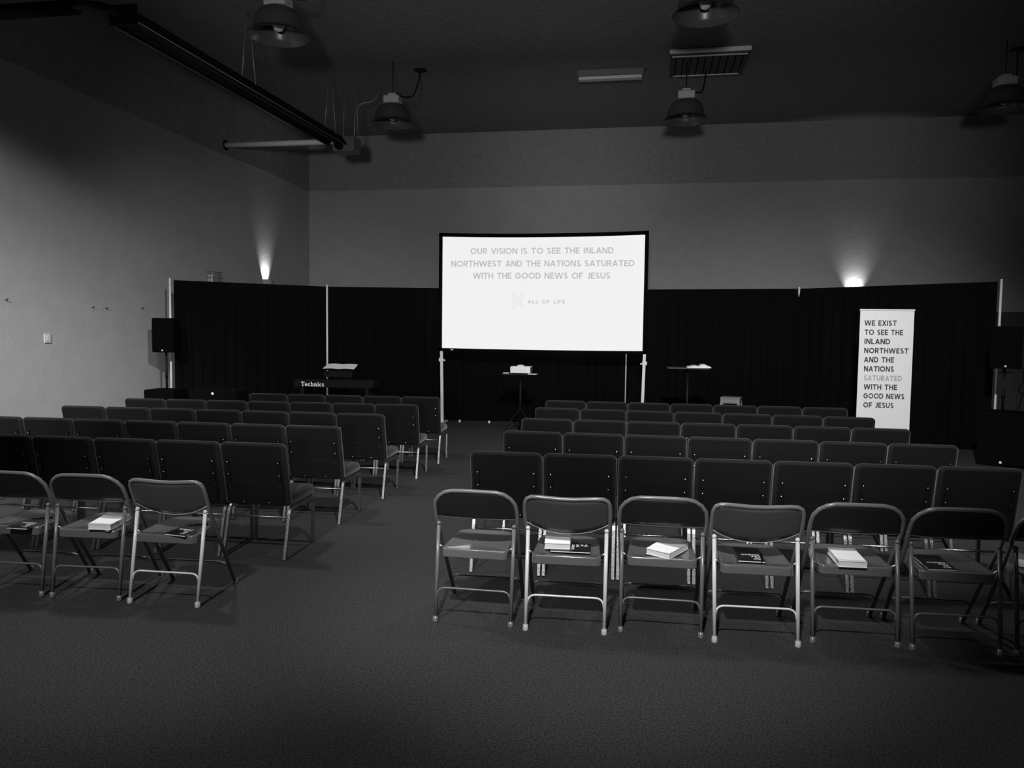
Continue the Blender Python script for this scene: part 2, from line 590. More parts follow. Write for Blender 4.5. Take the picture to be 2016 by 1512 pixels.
ROWN = ['back padded row', 'second padded row from back', 'middle padded row', 'fourth padded row from back', 'front padded row']
PITCH_C = .5187
RIGHT = [(-1.206, 5.26, .032), (-1.193, 6.462, .002), (-1.2, 7.502, .014), (-1.229, 8.657, -.027), (-1.237, 9.674, -.004)]
LEFT = [(-2.595, 5.246, .031), (-2.62, 6.344, .023), (-2.601, 7.449, .026), (-2.584, 8.579, .061), (-2.621, 9.677, .052)]
NL = [5, 7, 7, 7, 6]
proto = make_church_chair()
first = True
rj = random.Random(3)
for side, rows, cnt in ((1, RIGHT, [7] * 5), (-1, LEFT, NL)):
    for r, (X, Y, a) in enumerate(rows):
        for i in range(cnt[r]):
            k = side * PITCH_C * (i + .5)
            loc = (X + k * math.cos(a) - side * .002, Y + k * math.sin(a) + rj.uniform(-.006, .006), 0)
            ro = a + rj.uniform(-.006, .006)
            blk = 'right block' if side > 0 else 'left block'
            where = 'at the aisle' if i == 0 else ORD[i] + ' from the aisle'
            rn = ROWN[r]
            lab = 'dark padded chair %s, %s, %s' % (where, rn, blk)
            grp = 'padded chairs of the ' + blk
            if first:
                proto.location, proto.rotation_euler = loc, (0, 0, ro)
                tag(proto, lab, 'chair', grp)
                first = False
            else:
                o = dup(proto, loc, ro, lab)
                o['group'] = grp

# ------------------------------------------------------------------ folding chairs


def make_folding(kind):
    A = kind == 'A'
    t = thing('folding_chair', (0, 0, 0), 0, 'x', 'chair', 'folding chairs in the rearmost row')
    me = M_ENA if A else M_ENB
    fy = (lambda z: .478 - .663 * z if z < .57 else .10 - .465 * (z - .57)) if A else (lambda z: .478 - .614 * z if z < .575 else .125 - .466 * (z - .575))
    if A:
        half = [(.225, 0.01), (.236, .40), (.242, .57), (.246, .625), (.245, .670), (.238, .715), (.212, .751), (.175, .776), (.13, .7865), (.06, .788)]
    else:
        half = [(.225, 0.01), (.236, .40), (.242, .575), (.246, .633), (.246, .704), (.242, .737), (.232, .759), (.208, .771), (.17, .772), (.10, .767), (.04, .763)]
    pts = [(-x, fy(z), z) for x, z in half] + [(x, fy(z), z) for x, z in half[::-1]]
    finish('frame', tube(new(), pts, .0122, 10), M_ENA if A else M_ENF, t)
    # back panel between the frame tubes
    bm = new()
    n = 20
    top = [(x, z) for x, z in half if z > .6]

    def topz(x):
        x = abs(x)
        pr = top[::-1]
        for (x0, z0), (x1, z1) in zip(pr, pr[1:]):
            if x0 <= x <= x1:
                return z0 + (z1 - z0) * (x - x0) / (x1 - x0)
        return pr[0][1] if x < pr[0][0] else pr[-1][1]

    def botz(x):
        q = abs(x) / .247
        return .621 - .004 * (1 - q * q) if A else .620 - .075 * (1 - q ** 2.2)
    nv = 6
    G = {}
    for s, off in ((0, -.006), (1, .006)):
        for i in range(n + 1):
            x = -.243 + .486 * i / n
            z0, z1 = botz(x), topz(x)
            z1 = max(z1, z0 + .012)
            for j in range(nv + 1):
                z = z0 + (z1 - z0) * j / nv
                bow = .016 * (1 - (x / .25) ** 2) * math.sin(PI * min(1, (z1 - z) / max(z1 - z0, .01) * .5 + .0))
                G[s, i, j] = bm.verts.new((x, fy(z) + off - bow, z))
    for i in range(n):
        for j in range(nv):
            for s in (0, 1):
                f = bm.faces.new((G[s, i, j], G[s, i + 1, j], G[s, i + 1, j + 1], G[s, i, j + 1]))
                f.smooth = True
        bm.faces.new((G[0, i, 0], G[1, i, 0], G[1, i + 1, 0], G[0, i + 1, 0]))
        bm.faces.new((G[0, i, nv], G[0, i + 1, nv], G[1, i + 1, nv], G[1, i, nv]))
    for i in (0, n):
        for j in range(nv):
            bm.faces.new((G[0, i, j], G[0, i, j + 1], G[1, i, j + 1], G[1, i, j]))
    pan = finish('backrest', bm, M_PANEL if A else M_PANELB, t)
    bm = tube(new(), [(x, fy(botz(x)) - .016 * (1 - (x / .25) ** 2), botz(x)) for x in [(-.240 + .48 * k / 16) for k in range(17)]], .0065, 6)
    finish('rolled_edge', bm, M_ENB if not A else M_ENA, pan)
    # seat
    bm = new()
    sz = lambda y: .437 + (y - .02) / .40 * .022
    out = []
    for (cx, cy, r, a0) in ((-.197 + .03, .02 + .03, .03, 180), (.197 - .03, .05, .03, 270), (.182 - .085, .42 - .085, .085, 0), (-.182 + .085, .42 - .085, .085, 90)):
        out += arcpts(cx, cy, r, r, a0, a0 + 90, 6)
    cx, cy = 0, .22
    rings = []
    for sc, dz in ((1, -.050), (1, -.046), (1, -.012), (.998, -.006), (.993, -.002), (.982, 0), (.93, .0005), (.86, -.002), (.7, -.008), (.4, -.012)):
        rings.append([bm.verts.new((cx + (x - cx) * sc, cy + (y - cy) * sc, sz(cy + (y - cy) * sc) + dz)) for x, y in out])
    m = len(out)
    for R0, R1 in zip(rings, rings[1:]):
        for k in range(m):
            f = bm.faces.new((R0[k], R0[(k + 1) % m], R1[(k + 1) % m], R1[k]))
            f.smooth = True
    c = bm.verts.new((cx, cy, sz(cy) - .0125))
    for k in range(m):
        f = bm.faces.new((rings[-1][k], rings[-1][(k + 1) % m], c))
        f.smooth = True
    bm.faces.new(rings[0][::-1])
    finish('seat', bm, M_SEATA if A else M_SEATB, t)
    cy_ = .074 if A else .099
    for s in (-1, 1):
        bm = tube(new(), [(s * .225, 0, .012), (s * .228, cy_, .575)], .0115, 10)
        lathe(bm, [(0, .587), (.009, .585), (.0135, .577), (.0135, .565), (0, .563)], 10, (s * .228, cy_, 0))
        finish('rear_leg', bm, me, t)
        bm = tube(new(), [(s * .228, cy_ * .78, .452), (s * .19, cy_ * .78, .430)], .006, 6)
        finish('pivot_pin', bm, M_BOLT, t)
        for (x, y) in ((s * .225, 0), (s * .225, .474)):
            bm = lathe(new(), [(0, 0), (.0165, 0), (.0165, .006), (.0145, .035), (0, .036)], 12, (x, y, 0))
            finish('foot_cap', bm, M_CAPF if not A and y < .2 else M_ENA, t)
    rl = lambda z: cy_ * z / .575
    bm = tube(new(), fillet([(-.222, rl(.10), .10), (-.217, rl(.20) - .003, .20), (.217, rl(.20) - .003, .20), (.222, rl(.10), .10)], .07, 6), .0062, 6)
    finish('crossbar', bm, me, t)
    bm = tube(new(), fillet([(-.224, fy(.08), .08), (-.22, fy(.175), .175), (.22, fy(.175), .175), (.224, fy(.08), .08)], .07, 6), .0062, 6)
    finish('crossbar', bm, M_ENA if A else M_ENF, t)
    return t


FOLD = [('L', 'A', -3.98, 4.237, 3), ('L', 'A', -3.45, 4.260, 4), ('L', 'B', -2.905, 4.255, 2.0),
        ('R', 'A', -.963, 4.335, 0), ('R', 'B', -.420, 4.318, 2.5), ('R', 'A', .120, 4.392, .5), ('R', 'B', .641, 4.358, 3),
        ('R', 'A', 1.184, 4.463, 2.4), ('R', 'A', 1.705, 4.464, 2), ('R', 'A', 2.24, 4.478, 1)]
FLAB = ['grey arched metal folding chair cut off by the left edge of view',
        'grey arched folding chair on the left with paperback and notebook on its seat',
        'pale legged folding chair on the left at the aisle, black notebook on seat',
        'grey arched folding chair at the aisle on the right, its seat empty',
        'pale legged folding chair with book atop notebook, second from aisle on the right',
        'grey arched folding chair with turned paperback on seat, third from aisle on right',
        'pale legged folding chair with curved panel and notebook, fourth from aisle on right',
        'grey arched folding chair with white covered book, fifth from aisle on right',
        'grey arched folding chair with flat black notebook, sixth from aisle on right',
        'grey folding chair mostly cut off by the right edge of view']
FP = {k: make_folding(k) for k in 'AB'}
used = set()
FC = []
for (sd, k, x, y, a), lab in zip(FOLD, FLAB):
    a = math.radians(a)
    if k not in used:
        used.add(k)
        o = FP[k]
        o.location, o.rotation_euler = (x, y, 0), (0, 0, a)
        o['label'] = lab
    else:
        o = dup(FP[k], (x, y, 0), a, lab)
    FC.append((x, y, a))


def seat_place(o, ci, dx, dy, ang, lift=0.0):
    """put a thing on the seat of folding chair ci; dx, dy in the chair's own axes"""
    x, y, a = FC[ci]
    tilt = math.atan(.022 / .40)
    Mx = Matrix.Translation((x, y, 0)) @ Matrix.Rotation(a, 4, 'Z') @ Matrix.Translation((dx, dy, .437 + (dy - .02) / .40 * .022 + lift + .0005)) @ Matrix.Rotation(tilt, 4, 'X') @ Matrix.Rotation(math.radians(ang), 4, 'Z')
    o.matrix_world = Mx


def paperback(label, plain=False):
    t = thing('paperback_book', (0, 0, 0), 0, label, 'book', 'paperback books on the folding chairs')
    W, L, H = .15, .235, .034
    bm = new()
    n = 10
    curl = lambda u: .010 * max(0, -u / (W / 2)) ** 2      # the cover lifts at one side
    finish('pages', box(new(), -W / 2 + .003, W / 2 - .003, -L / 2 + .003, L / 2 - .003, .002, H - .002), M_PAGES, t)
    for nm, z0, z1 in (('back_cover', 0, .002), ('front_cover', H - .002, H)):
        bm = new()
        G = {}
        for s, z in ((0, z0), (1, z1)):
            for i in range(n + 1):
                x = -W / 2 + W * i / n
                for j, v in enumerate((-L / 2, L / 2 * .08, L / 2)):
                    dz = curl(x) * (v + L / 2) / L if nm == 'front_cover' and not plain else 0
                    G[s, i, j] = bm.verts.new((x, v, z + dz))
        for i in range(n):
            for j in range(2):
                for s in (0, 1):
                    f = bm.faces.new([G[s, i, j], G[s, i + 1, j], G[s, i + 1, j + 1], G[s, i, j + 1]])
                    f.material_index = 1 if (j == 1 and s == 1 and nm == 'front_cover' and not plain) else 0
            bm.faces.new((G[0, i, 0], G[0, i + 1, 0], G[1, i + 1, 0], G[1, i, 0]))
            bm.faces.new((G[0, i, 2], G[1, i, 2], G[1, i + 1, 2], G[0, i + 1, 2]))
        for i in (0, n):
            for j in range(2):
                bm.faces.new((G[0, i, j], G[1, i, j], G[1, i, j + 1], G[0, i, j + 1]))
        cv = finish(nm, bm, [M_PAPER, M_COVER], t)
        if nm == 'front_cover' and not plain:
            bm = new()
            pts = [(-.03 + .06 * k / 24, .06 + .006 * math.sin(k * 1.7) + .003 * math.sin(k * .6)) for k in range(25)]
            add_polys(bm, ribbon(pts, .0022), lambda a, b: Vector((a, b, H + .0008 + curl(a) * (b + L / 2) / L)))
            finish('cover_ornament', bm, M_COVER2, cv)
    bm = box(new(), W / 2 - .003, W / 2 - .001, -L / 2, L / 2, 0, H)
    finish('spine', bm, M_PAPER, t)
    return t


def notebook(label, pen=True):
    t = thing('black_notebook', (0, 0, 0), 0, label, 'notebook', 'black notebooks on the folding chairs')
    W, L, H = .148, .232, .009
    finish('pages', box(new(), -W / 2 + .002, W / 2 - .002, -L / 2 + .002, L / 2 - .002, .001, H - .001), M_PAPER, t)
    cv = finish('cover', box(new(), -W / 2, W / 2, -L / 2, L / 2, H - .001, H + .0005), M_NOTE, t)
    finish('back_cover', box(new(), -W / 2, W / 2, -L / 2, L / 2, 0, .001), M_NOTE, t)
    bm = new()
    cap = .017
    for ln, (s, wd) in enumerate((('ALL', .043), ('OF', .032), ('LIFE', .048), ('CHURCH', .098))):
        y0 = -L / 2 + .018 + ln * .0255
        # the writing is turned round: it reads from the far side
        add_polys(bm, text_polys(s, cap, wd, .22), lambda a, b: Vector((W / 2 - .018 - a, y0 + cap - b, H + .0012)))
    finish('cover_lettering', bm, M_INKW, cv)
    return t


def pen(label):
    t = thing('black_pen', (0, 0, 0), 0, label, 'pen', 'pens on the notebooks')
    finish('barrel', tube(new(), [(-.055, 0, .0048), (.065, 0, .0048)], .0045, 8), M_BLK, t)
    finish('tip', tube(new(), [(.065, 0, .0048), (.073, 0, .0048)], .002, 6), M_BOLT, t)
    finish('clip', box(new(), -.05, -.012, -.001, .001, .0092, .0105), M_BOLT, t)
    return t


seat_place(notebook('black notebook on the folding chair at the left edge of view'), 0, .09, .085, -2)
seat_place(pen('black pen on the notebook at the left edge of view'), 0, .115, .16, 20, .012)
seat_place(notebook('black notebook under the paperback on the left block'), 1, .105, .13, -8)
seat_place(paperback('pale paperback atop a notebook on the left block'), 1, .095, .12, 2, .0105)
seat_place(notebook('black notebook on the pale legged chair beside the aisle, left'), 2, .09, .125, -8)
seat_place(pen('black pen on the notebook beside the aisle, left'), 2, .115, .20, 25, .012)
seat_place(notebook('black notebook half under the light book, second folding chair right of aisle'), 4, .02, .16, 90)
seat_place(paperback('grey and white paperback stacked on a notebook, second folding chair right of aisle'), 4, -.06, .225, 2, .0105)
seat_place(paperback('grey and white paperback lying askew on the third folding chair right of aisle'), 5, .035, .165, 0)
b3 = [o for o in COL.objects if o.name.startswith('paperback_book')][-1]
seat_place(b3, 5, .035, .150, -30)
seat_place(notebook('black notebook on the pale legged chair, fourth folding chair right of aisle'), 6, -.02, .19, -1)
seat_place(pen('black pen sticking out under the notebook text, fourth folding chair right of aisle'), 6, .038, .115, 80, .012)
seat_place(paperback('all white paperback lying face down, fifth folding chair right of aisle', True), 7, -.025, .120, 0)
seat_place(notebook('black notebook lying near the edge, sixth folding chair right of aisle'), 8, -.075, .155, 2)
seat_place(paperback('white paperback cut off by the right edge of view'), 9, -.10, .16, -25)

# ------------------------------------------------------------------ pipe and drape
HD = 2.60
POLES = [(-8.267, 12.536), (-6.102, 14.308), (-3.25, 14.85), (-.36, 15.05), (2.709, 14.669), (5.241, 12.839)]
DLAB = ['black drape at the far left behind the speaker', 'black drape left of the screen behind the keyboard', 'black drape behind the left half of the screen',
        'black drape behind the right half of the screen', 'black drape behind the white banner']
for i in range(5):
    a, b = Vector((*POLES[i], 0)), Vector((*POLES[i + 1], 0))
    L = (b - a).length
    u = (b - a).normalized()
    nrm = Vector((u.y, -u.x, 0))                       # towards the seats
    t = thing('black_drape', a + Vector((0, 0, 0)), 0, DLAB[i], 'drape', 'black drapes of the backdrop')
    bm = new()
    n = int(L / .022)
    zz = [.02, .5, 1.2, 2.0, 2.35, HD - .06, HD - .005]
    off0 = .030
    G = {}
    for s in (0, 1):
        for k in range(n + 1):
            q = k / n
            fold = .024 * math.sin(q * L * 2 * PI / .19 + i) + .012 * math.sin(q * L * 2 * PI / .083 + 2 * i)
            for j, z in enumerate(zz):
                am = 1.0 if z < 2.3 else .35
                gL = gR = .003
                if i == 4:
                    gL = .028 if z > 2.42 else -.012
                if i == 3:
                    gR = .028 if z > 2.42 else -.012
                dd = gL + (L - gL - gR) * q
                p = u * dd + nrm * (off0 + fold * am - .004 * s)
                if i in (3, 4) and z < 2.33:
                    e = max(0, 1 - (L - dd) / .4) if i == 3 else max(0, 1 - dd / .4)
                    p += nrm * e * .03
                G[s, k, j] = bm.verts.new((p.x, p.y, z))
    J = len(zz)
    for k in range(n):
        for j in range(J - 1):
            for s in (0, 1):
                f = bm.faces.new((G[s, k, j], G[s, k + 1, j], G[s, k + 1, j + 1], G[s, k, j + 1]))
                f.smooth = True
        bm.faces.new((G[0, k, J - 1], G[0, k + 1, J - 1], G[1, k + 1, J - 1], G[1, k, J - 1]))
    finish('fabric', bm, M_DRAPE, t)
    finish('crossbar', tube(new(), [u * .06 + Vector((0, 0, HD - .045)), u * (L - .06) + Vector((0, 0, HD - .045))], .018), M_POLE, t)
PLAB = ['white drape pole at the far left behind the speaker', 'white drape pole left of the screen above the music stand', None,
        'thin drape pole under the screen right of centre', 'white drape pole tip right of the screen', 'white drape pole at the far right by the speaker']
for i, (x, y) in enumerate(POLES):
    if i == 2:
        continue
    rad = .018 if i != 3 else .012
    oy = -.10 if i in (1, 3, 0, 5) else .0
    t = thing('drape_pole', (x, y + oy, 0), 0, PLAB[i], 'pole', 'uprights of the black backdrop')
    finish('upright', tube(new(), [(0, 0, .01), (0, 0, HD - .0)], rad, 12), M_POLE, t)
    finish('base_plate', lathe(new(), [(0, 0), (.15, 0), (.15, .008), (.03, .02), (0, .02)], 20), M_BLKM, t)
    finish('top_hook', lathe(new(), [(0, HD + .03), (rad * .9, HD + .025), (rad * .9, HD), (0, HD)], 10), M_POLE, t)
# small white markers on the floor at the drape
for (px, py), lb in (((905, 830), 'small white marker at the drape foot, nearer the left chairs'), ((963, 832), 'small white marker at the drape foot, centre of the aisle')):
    p = on_y(px, py, 14.5)
    o = finish('floor_marker', lathe(new(), [(0, 0), (.022, 0), (.022, .03), (.012, .05), (0, .05)], 10), M_WHITE)
    o.location = (p.x, 14.5, 0)
    tag(o, lb, 'marker', 'white markers at the drape foot')

# ------------------------------------------------------------------ projection screen
SY = 14.2
t = thing('projection_screen', (-1.925, SY, 0), 0, 'large framed projection screen lit white with grey mission text', 'screen')
X0, X1, Z0, Z1 = -1.938, 1.942, 1.385, 3.595
sag = lambda x: -.030 * (1 - (x / 1.94) ** 2)


def frame_bar(bm, top):
    n = 24
    wd = .068 if top else .055
    z0 = Z1 - wd if top else Z0
    G = []
    for k in range(n + 1):
        x = X0 + (X1 - X0) * k / n
        dz = sag(x) * (1 if top else .35)
        G.append([bm.verts.new((x, yy, z + dz)) for yy, z in ((-.02, z0), (.03, z0), (.03, z0 + wd), (-.02, z0 + wd))])
    for A, B in zip(G, G[1:]):
        for q in range(4):
            bm.faces.new((A[q], A[(q + 1) % 4], B[(q + 1) % 4], B[q]))
    bm.faces.new(G[0])
    bm.faces.new(G[-1][::-1])


bm = new()
frame_bar(bm, True)
frame_bar(bm, False)
box(bm, X0, X0 + .065, -.02, .03, Z0, Z1)
box(bm, X1 - .07, X1, -.02, .03, Z0, Z1)
finish('frame', bm, M_BLK, t)
bm = new()
n = 24
A, B = [], []
for k in range(n + 1):
    x = X0 + .05 + (X1 - X0 - .1) * k / n
    A.append(bm.verts.new((x, 0, Z0 + .04 + sag(x) * .35)))
    B.append(bm.verts.new((x, 0, Z1 - .05 + sag(x))))
for k in range(n):
    bm.faces.new((A[k], A[k + 1], B[k + 1], B[k]))
surf = finish('projection_surface', bm, M_SCREEN, t, recalc=False)
bm = new()


def scr(px, py):
    p = on_y(px, py, SY)
    return p.x + 1.925, p.z


for s, px0, px1, pyc, cap in (('OUR VISION IS TO SEE THE INLAND', 926.4, 1208, 493.7, .112), ('NORTHWEST AND THE NATIONS SATURATED', 888.3, 1249, 518.7, .112),
                              ('WITH THE GOOD NEWS OF JESUS', 931.2, 1201.5, 542.8, .112), ('ALL OF LIFE', 1039.5, 1112.5, 593.7, .070)):
    xa, _ = scr(px0, pyc)
    xb, _ = scr(px1, pyc)
    _, zc = scr((px0 + px1) / 2, pyc)
    add_polys(bm, text_polys(s, cap, xb - xa, .19 if cap > .1 else .17, .42), lambda a, b: Vector((xa + a, -.003, zc - cap / 2 + b)))
finish('lettering', bm, M_LIT1, surf)
bm = new()
for pl in ([(385, 285), (690, 605), (712, 578), (585, 440), (705, 320)], [(385, 285), (362, 288), (340, 315), (455, 440), (340, 565)],
           [(400, 245), (520, 380), (645, 255), (675, 285), (550, 415)], [(650, 640), (520, 505), (400, 630), (372, 595), (500, 465)]):
    q = [scr(980 + a / 13.44, 560 + b / 13.44) for a, b in pl]
    for p0, p1 in zip(q, q[1:]):
        add_polys(bm, ribbon([p0, p1], .0085), lambda a, b: Vector((a, -.003, b)))
finish('cross_logo', bm, M_LIT2, surf)
for s, x in ((-1, -1.89), (1, 1.915)):
    xb = x + s * -.035 * .5
    lg = finish('leg', tube(new(), [(x, .02, Z0 + .3), (x - s * .03, .02, .02)], 0, rect=(.026, .02)), M_POLE, t)
    finish('foot_bar', box(new(), x - s * .03 - .03, x - s * .03 + .03, -.25, .34, 0, .035, .008), M_POLE, lg)
    finish('clamp', box(new(), x - .045, x + .045, -.008, .05, 1.18, 1.25, .01), M_POLE, lg)
    finish('knob', lathe(new(), [(0, 0), (.02, 0), (.02, .03), (0, .03)], 10, (x + s * -.06, .02, 1.19)), M_POLE, lg)
finish('latch', box(new(), X0 + .24, X0 + .29, -.026, -.02, Z0 + .015, Z0 + .035), M_POLE, t)

# ------------------------------------------------------------------ projector on its stand
px0 = Vector((-2.13, 13.25, 0))
t = thing('projector_stand', px0, 0, 'slim black stand with a flat tray holding the projector', 'stand')
finish('tray', box(new(), -.31, .30, -.17, .20, 1.012, 1.028, .004), M_BLKM, t)
finish('post', tube(new(), [(0, 0, .12), (0, 0, 1.013)], .02, 10), M_BLKM, t)
for k in range(3):
    a = math.radians(100 + 120 * k)
    finish('leg', tube(new(), [(0.01 * math.cos(a), .01 * math.sin(a), .42), (.34 * math.cos(a), .34 * math.sin(a), .012)], .011, 8), M_BLKM, t)
t = thing('projector', px0 + Vector((.02, 0, 1.029)), 0, 'white projector box on the stand before the screen', 'projector')
finish('body', box(new(), -.185, .165, -.12, .16, .016, .128, .008), M_WHITE, t)
finish('vent', box(new(), .164, .168, -.10, .14, .025, .12), M_VENT, t)
finish('focus_dome', lathe(new(), [(.072, 0), (.066, .012), (.045, .024), (.02, .029), (0, .03)], 20, (-.02, 0, .127)), M_WHITE, t)
finish('lens', tube(new(), [(.06, .158, .075), (.06, .185, .075)], .035, 16), M_BLK, t)
for sx in (-.15, .13):
    for sy in (-.09, .13):
        finish('foot', lathe(new(), [(0, 0), (.012, 0), (.012, .017), (0, .017)], 8, (sx, sy, 0)), M_BLK, t)
t = thing('remote_control', px0 + Vector((-.245, -.08, 1.029)), .3, 'small grey remote left of the projector on its tray', 'remote')
finish('body', box(new(), -.05, .05, -.02, .02, 0, .022, .006), M_COVER2, t)
finish('keys', box(new(), -.03, .03, -.012, .012, .022, .0235), M_BLK, t)
o = finish('paper_slip', box(new(), -.075, .075, -.09, .09, 0, .006), M_PAPER)
o.location = px0 + Vector((.225, -.075, 1.029))
tag(o, 'white paper slip right of the projector on its tray', 'paper')

# ------------------------------------------------------------------ digital piano, music stand
KY = 12.7
t = thing('digital_piano', (-5.34, KY, 0), 0, 'black digital piano turned its back to the chairs', 'piano')
bm = box(new(), -.74, .72, 0, .30, .745, .872, .006)
bd = finish('body', bm, M_BLKM, t)
bm = new()
add_polys(bm, text_polys('#echnics', .075, .425, .17, .3), lambda a, b: Vector((-.60 + a, -.0015, .762 + b)))
finish('lettering', bm, M_INKW, bd)
finish('control_panel', box(new(), -.70, .70, .03, .16, .872, .885, .004), M_BLKM, t)
finish('keybed', box(new(), -.72, .70, .30, .44, .745, .80, .004), M_BLKM, t)
finish('keys', box(new(), -.66, .64, .31, .435, .80, .815), M_WHITE, t)
for s in (-1, 1):
    finish('stand_side', box(new(), s * .6 - .03, s * .6 + .03, .02, .40, 0, .745, .008), M_BLKM, t)
finish('stand_rail', box(new(), -.57, .57, .17, .22, .25, .35, .004), M_BLKM, t)
msx, msy = -5.47, 13.35
t = thing('music_stand', (msx, msy, 0), 0, 'black music stand behind the digital piano', 'stand')
dk = finish('desk', box(new(), -.27, .27, -.14, .10, -.014, -.006, .003, M=Matrix.Translation((0, 0, 1.077)) @ Matrix.Rotation(math.radians(19.4), 4, 'X')), M_BLKM, t)
finish('desk_lip', box(new(), -.27, .27, -.135, -.125, .90, 1.012, .003), M_BLKM, t)
finish('pole', tube(new(), [(0, .02, .3), (0, .02, 1.07)], .014, 8), M_BLKM, t)
for k in range(3):
    a = math.radians(90 + 120 * k)
    finish('leg', tube(new(), [(0, .05, .33), (.3 * math.cos(a), .05 + .3 * math.sin(a), .01)], .009, 6), M_BLKM, t)
o = thing('sheet_music', (msx, msy, 1.072), 0, 'pale spread of sheet music lying on the music stand', 'sheet music')
for s, nm in ((-1, 'page'), (1, 'page')):
    bm = new()
    G = []
    for k in range(7):
        x = s * .3 * k / 6
        zz = .008 * math.sin(PI * k / 6)
        G.append((bm.verts.new((x, -.12, zz - .024)), bm.verts.new((x * .97, .09, zz + .05)), bm.verts.new((x * .97, .09, zz + .056)), bm.verts.new((x, -.12, zz - .018))))
    for A, B in zip(G, G[1:]):
        for q in range(4):
            bm.faces.new((A[q], A[(q + 1) % 4], B[(q + 1) % 4], B[q]))
    bm.faces.new(G[-1])
    finish(nm, bm, M_PAGES, o)

# ------------------------------------------------------------------ lectern with an open book, stool
t = thing('lectern', (.69, 12.85, 0), 0, 'thin black flat-topped lectern right of the screen', 'lectern')
finish('top', box(new(), -.33, .33, -.18, .2, 1.19, 1.208, .004), M_DOOR, t)
finish('post', tube(new(), [(0, .02, .02), (0, .02, 1.192)], .022, 10), M_BLKM, t)
finish('base', lathe(new(), [(0, 0), (.22, 0), (.22, .012), (.05, .03), (0, .03)], 24), M_BLKM, t)
t = thing('open_book', (.86, 12.86, 1.209), 0, 'white open book on the lectern right of the screen', 'book')
for s in (-1, 1):
    bm = new()
    G = []
    hh = .022 if s < 0 else .045
    for k in range(9):
        q = k / 8
        x = s * .19 * q
        zt = .006 + hh * math.sin(PI * min(1, q * 1.15 + .08)) ** .7 if q < .8 else .006 + hh * .55 * (1 - q) / .2 * 1.0
        G.append([bm.verts.new((x, yy, z)) for yy, z in ((-.13, .0), (.13, .0), (.13, zt + .01), (-.13, zt))])
    for A, B in zip(G, G[1:]):
        for q in range(4):
            bm.faces.new((A[q], A[(q + 1) % 4], B[(q + 1) % 4], B[q]))
    bm.faces.new(G[0])
    bm.faces.new(G[-1])
    finish('page_block', bm, M_PAPER, t)
t = thing('bar_stool', (1.36, 12.62, 0), math.radians(-14), 'grey square wooden stool standing right of the lectern', 'stool')
finish('seat', box(new(), -.15, .15, -.15, .15, .735, .765, .008), M_STOOL, t)
for sx in (-1, 1):
    for sy in (-1, 1):
        finish('leg', tube(new(), [(sx * .125, sy * .125, .736), (sx * .165, sy * .165, 0.0)], 0, rect=(.02, .02)), M_STOOL, t)
for sy in (-1, 1):
    finish('apron', box(new(), -.11, .11, sy * .135 - .01, sy * .135 + .01, .67, .735), M_STOOL, t)
    finish('apron', box(new(), sy * .135 - .01, sy * .135 + .01, -.11, .11, .67, .735), M_STOOL, t)
    finish('rung', box(new(), -.14, .14, sy * .152 - .01, sy * .152 + .01, .26, .29), M_STOOL, t)

# ------------------------------------------------------------------ roll-up banner
BY = 12.1
t = thing('rollup_banner', (3.47, BY, 0), 0, 'tall white roll-up banner with grey mission text on the right', 'banner')
bx0, bx1 = -.37, .37
tz = 2.145
pn = finish('panel', box(new(), bx0, bx1, -.002, .002, .08, tz - .02), M_VINYL, t)
finish('top_rail', box(new(), bx0 - .008, bx1 + .008, -.012, .012, tz - .025, tz, .004), M_POLE, t)
finish('base_cassette', box(new(), bx0 - .02, bx1 + .02, -.10, .10, 0, .085, .02), M_POLE, t)
finish('support_pole', tube(new(), [(0, .02, .08), (0, .02, tz - .01)], .008, 8), M_POLE, t)
BL = [('WE EXIST', 1702, 1765.5, 636), ('TO SEE THE', 1702, 1778, 654.3), ('INLAND', 1701.8, 1752.5, 672.3), ('NORTHWEST', 1701.3, 1788.7, 690.5), ('AND THE', 1701, 1760.3, 708.3),
      ('NATIONS', 1700.8, 1760, 726.2), ('SATURATED', 1700.5, 1775.5, 744.5), ('WITH THE', 1700.2, 1766.2, 762), ('GOOD NEWS', 1699.8, 1780.5, 780), ('OF JESUS', 1699.5, 1759.3, 797.6)]
bmD, bmG = new(), new()
for s, p0, p1, pyc in BL:
    a0, a1 = on_y(p0, pyc, BY - .004), on_y(p1, pyc, BY - .004)
    cap = .079
    zc = (a0.z + a1.z) / 2
    add_polys(bmG if s == 'SATURATED' else bmD, text_polys(s, cap, a1.x - a0.x, .215, .40), lambda a, b: Vector((a0.x - 3.47 + a, -.0045, zc - cap / 2 + b)))
finish('lettering', bmD, M_INKD, pn)
finish('pale_lettering', bmG, M_INKG, pn)
bm = new()
for pl in ([(325, 125), (325, 300)], [(455, 120), (455, 260), (490, 300), (490, 400), (560, 460), (620, 540), (670, 575), (660, 650), (645, 800)],
           [(230, 400), (290, 380), (350, 375), (400, 390)], [(300, 960), (310, 1080), (305, 1160)], [(330, 640), (380, 720), (400, 780), (350, 830)]):
    q = [on_y(1660 + a / 5.04, 590 + b / 5.04, BY) for a, b in pl]
    for p, p2 in zip(q, q[1:]):
        add_polys(bm, ribbon([(p.x - 3.47, p.z), (p2.x - 3.47, p2.z)], .005), lambda a, b: Vector((a, -.0035, b)))
finish('map_lines', bm, M_INKL, pn)

# ------------------------------------------------------------------ loudspeakers


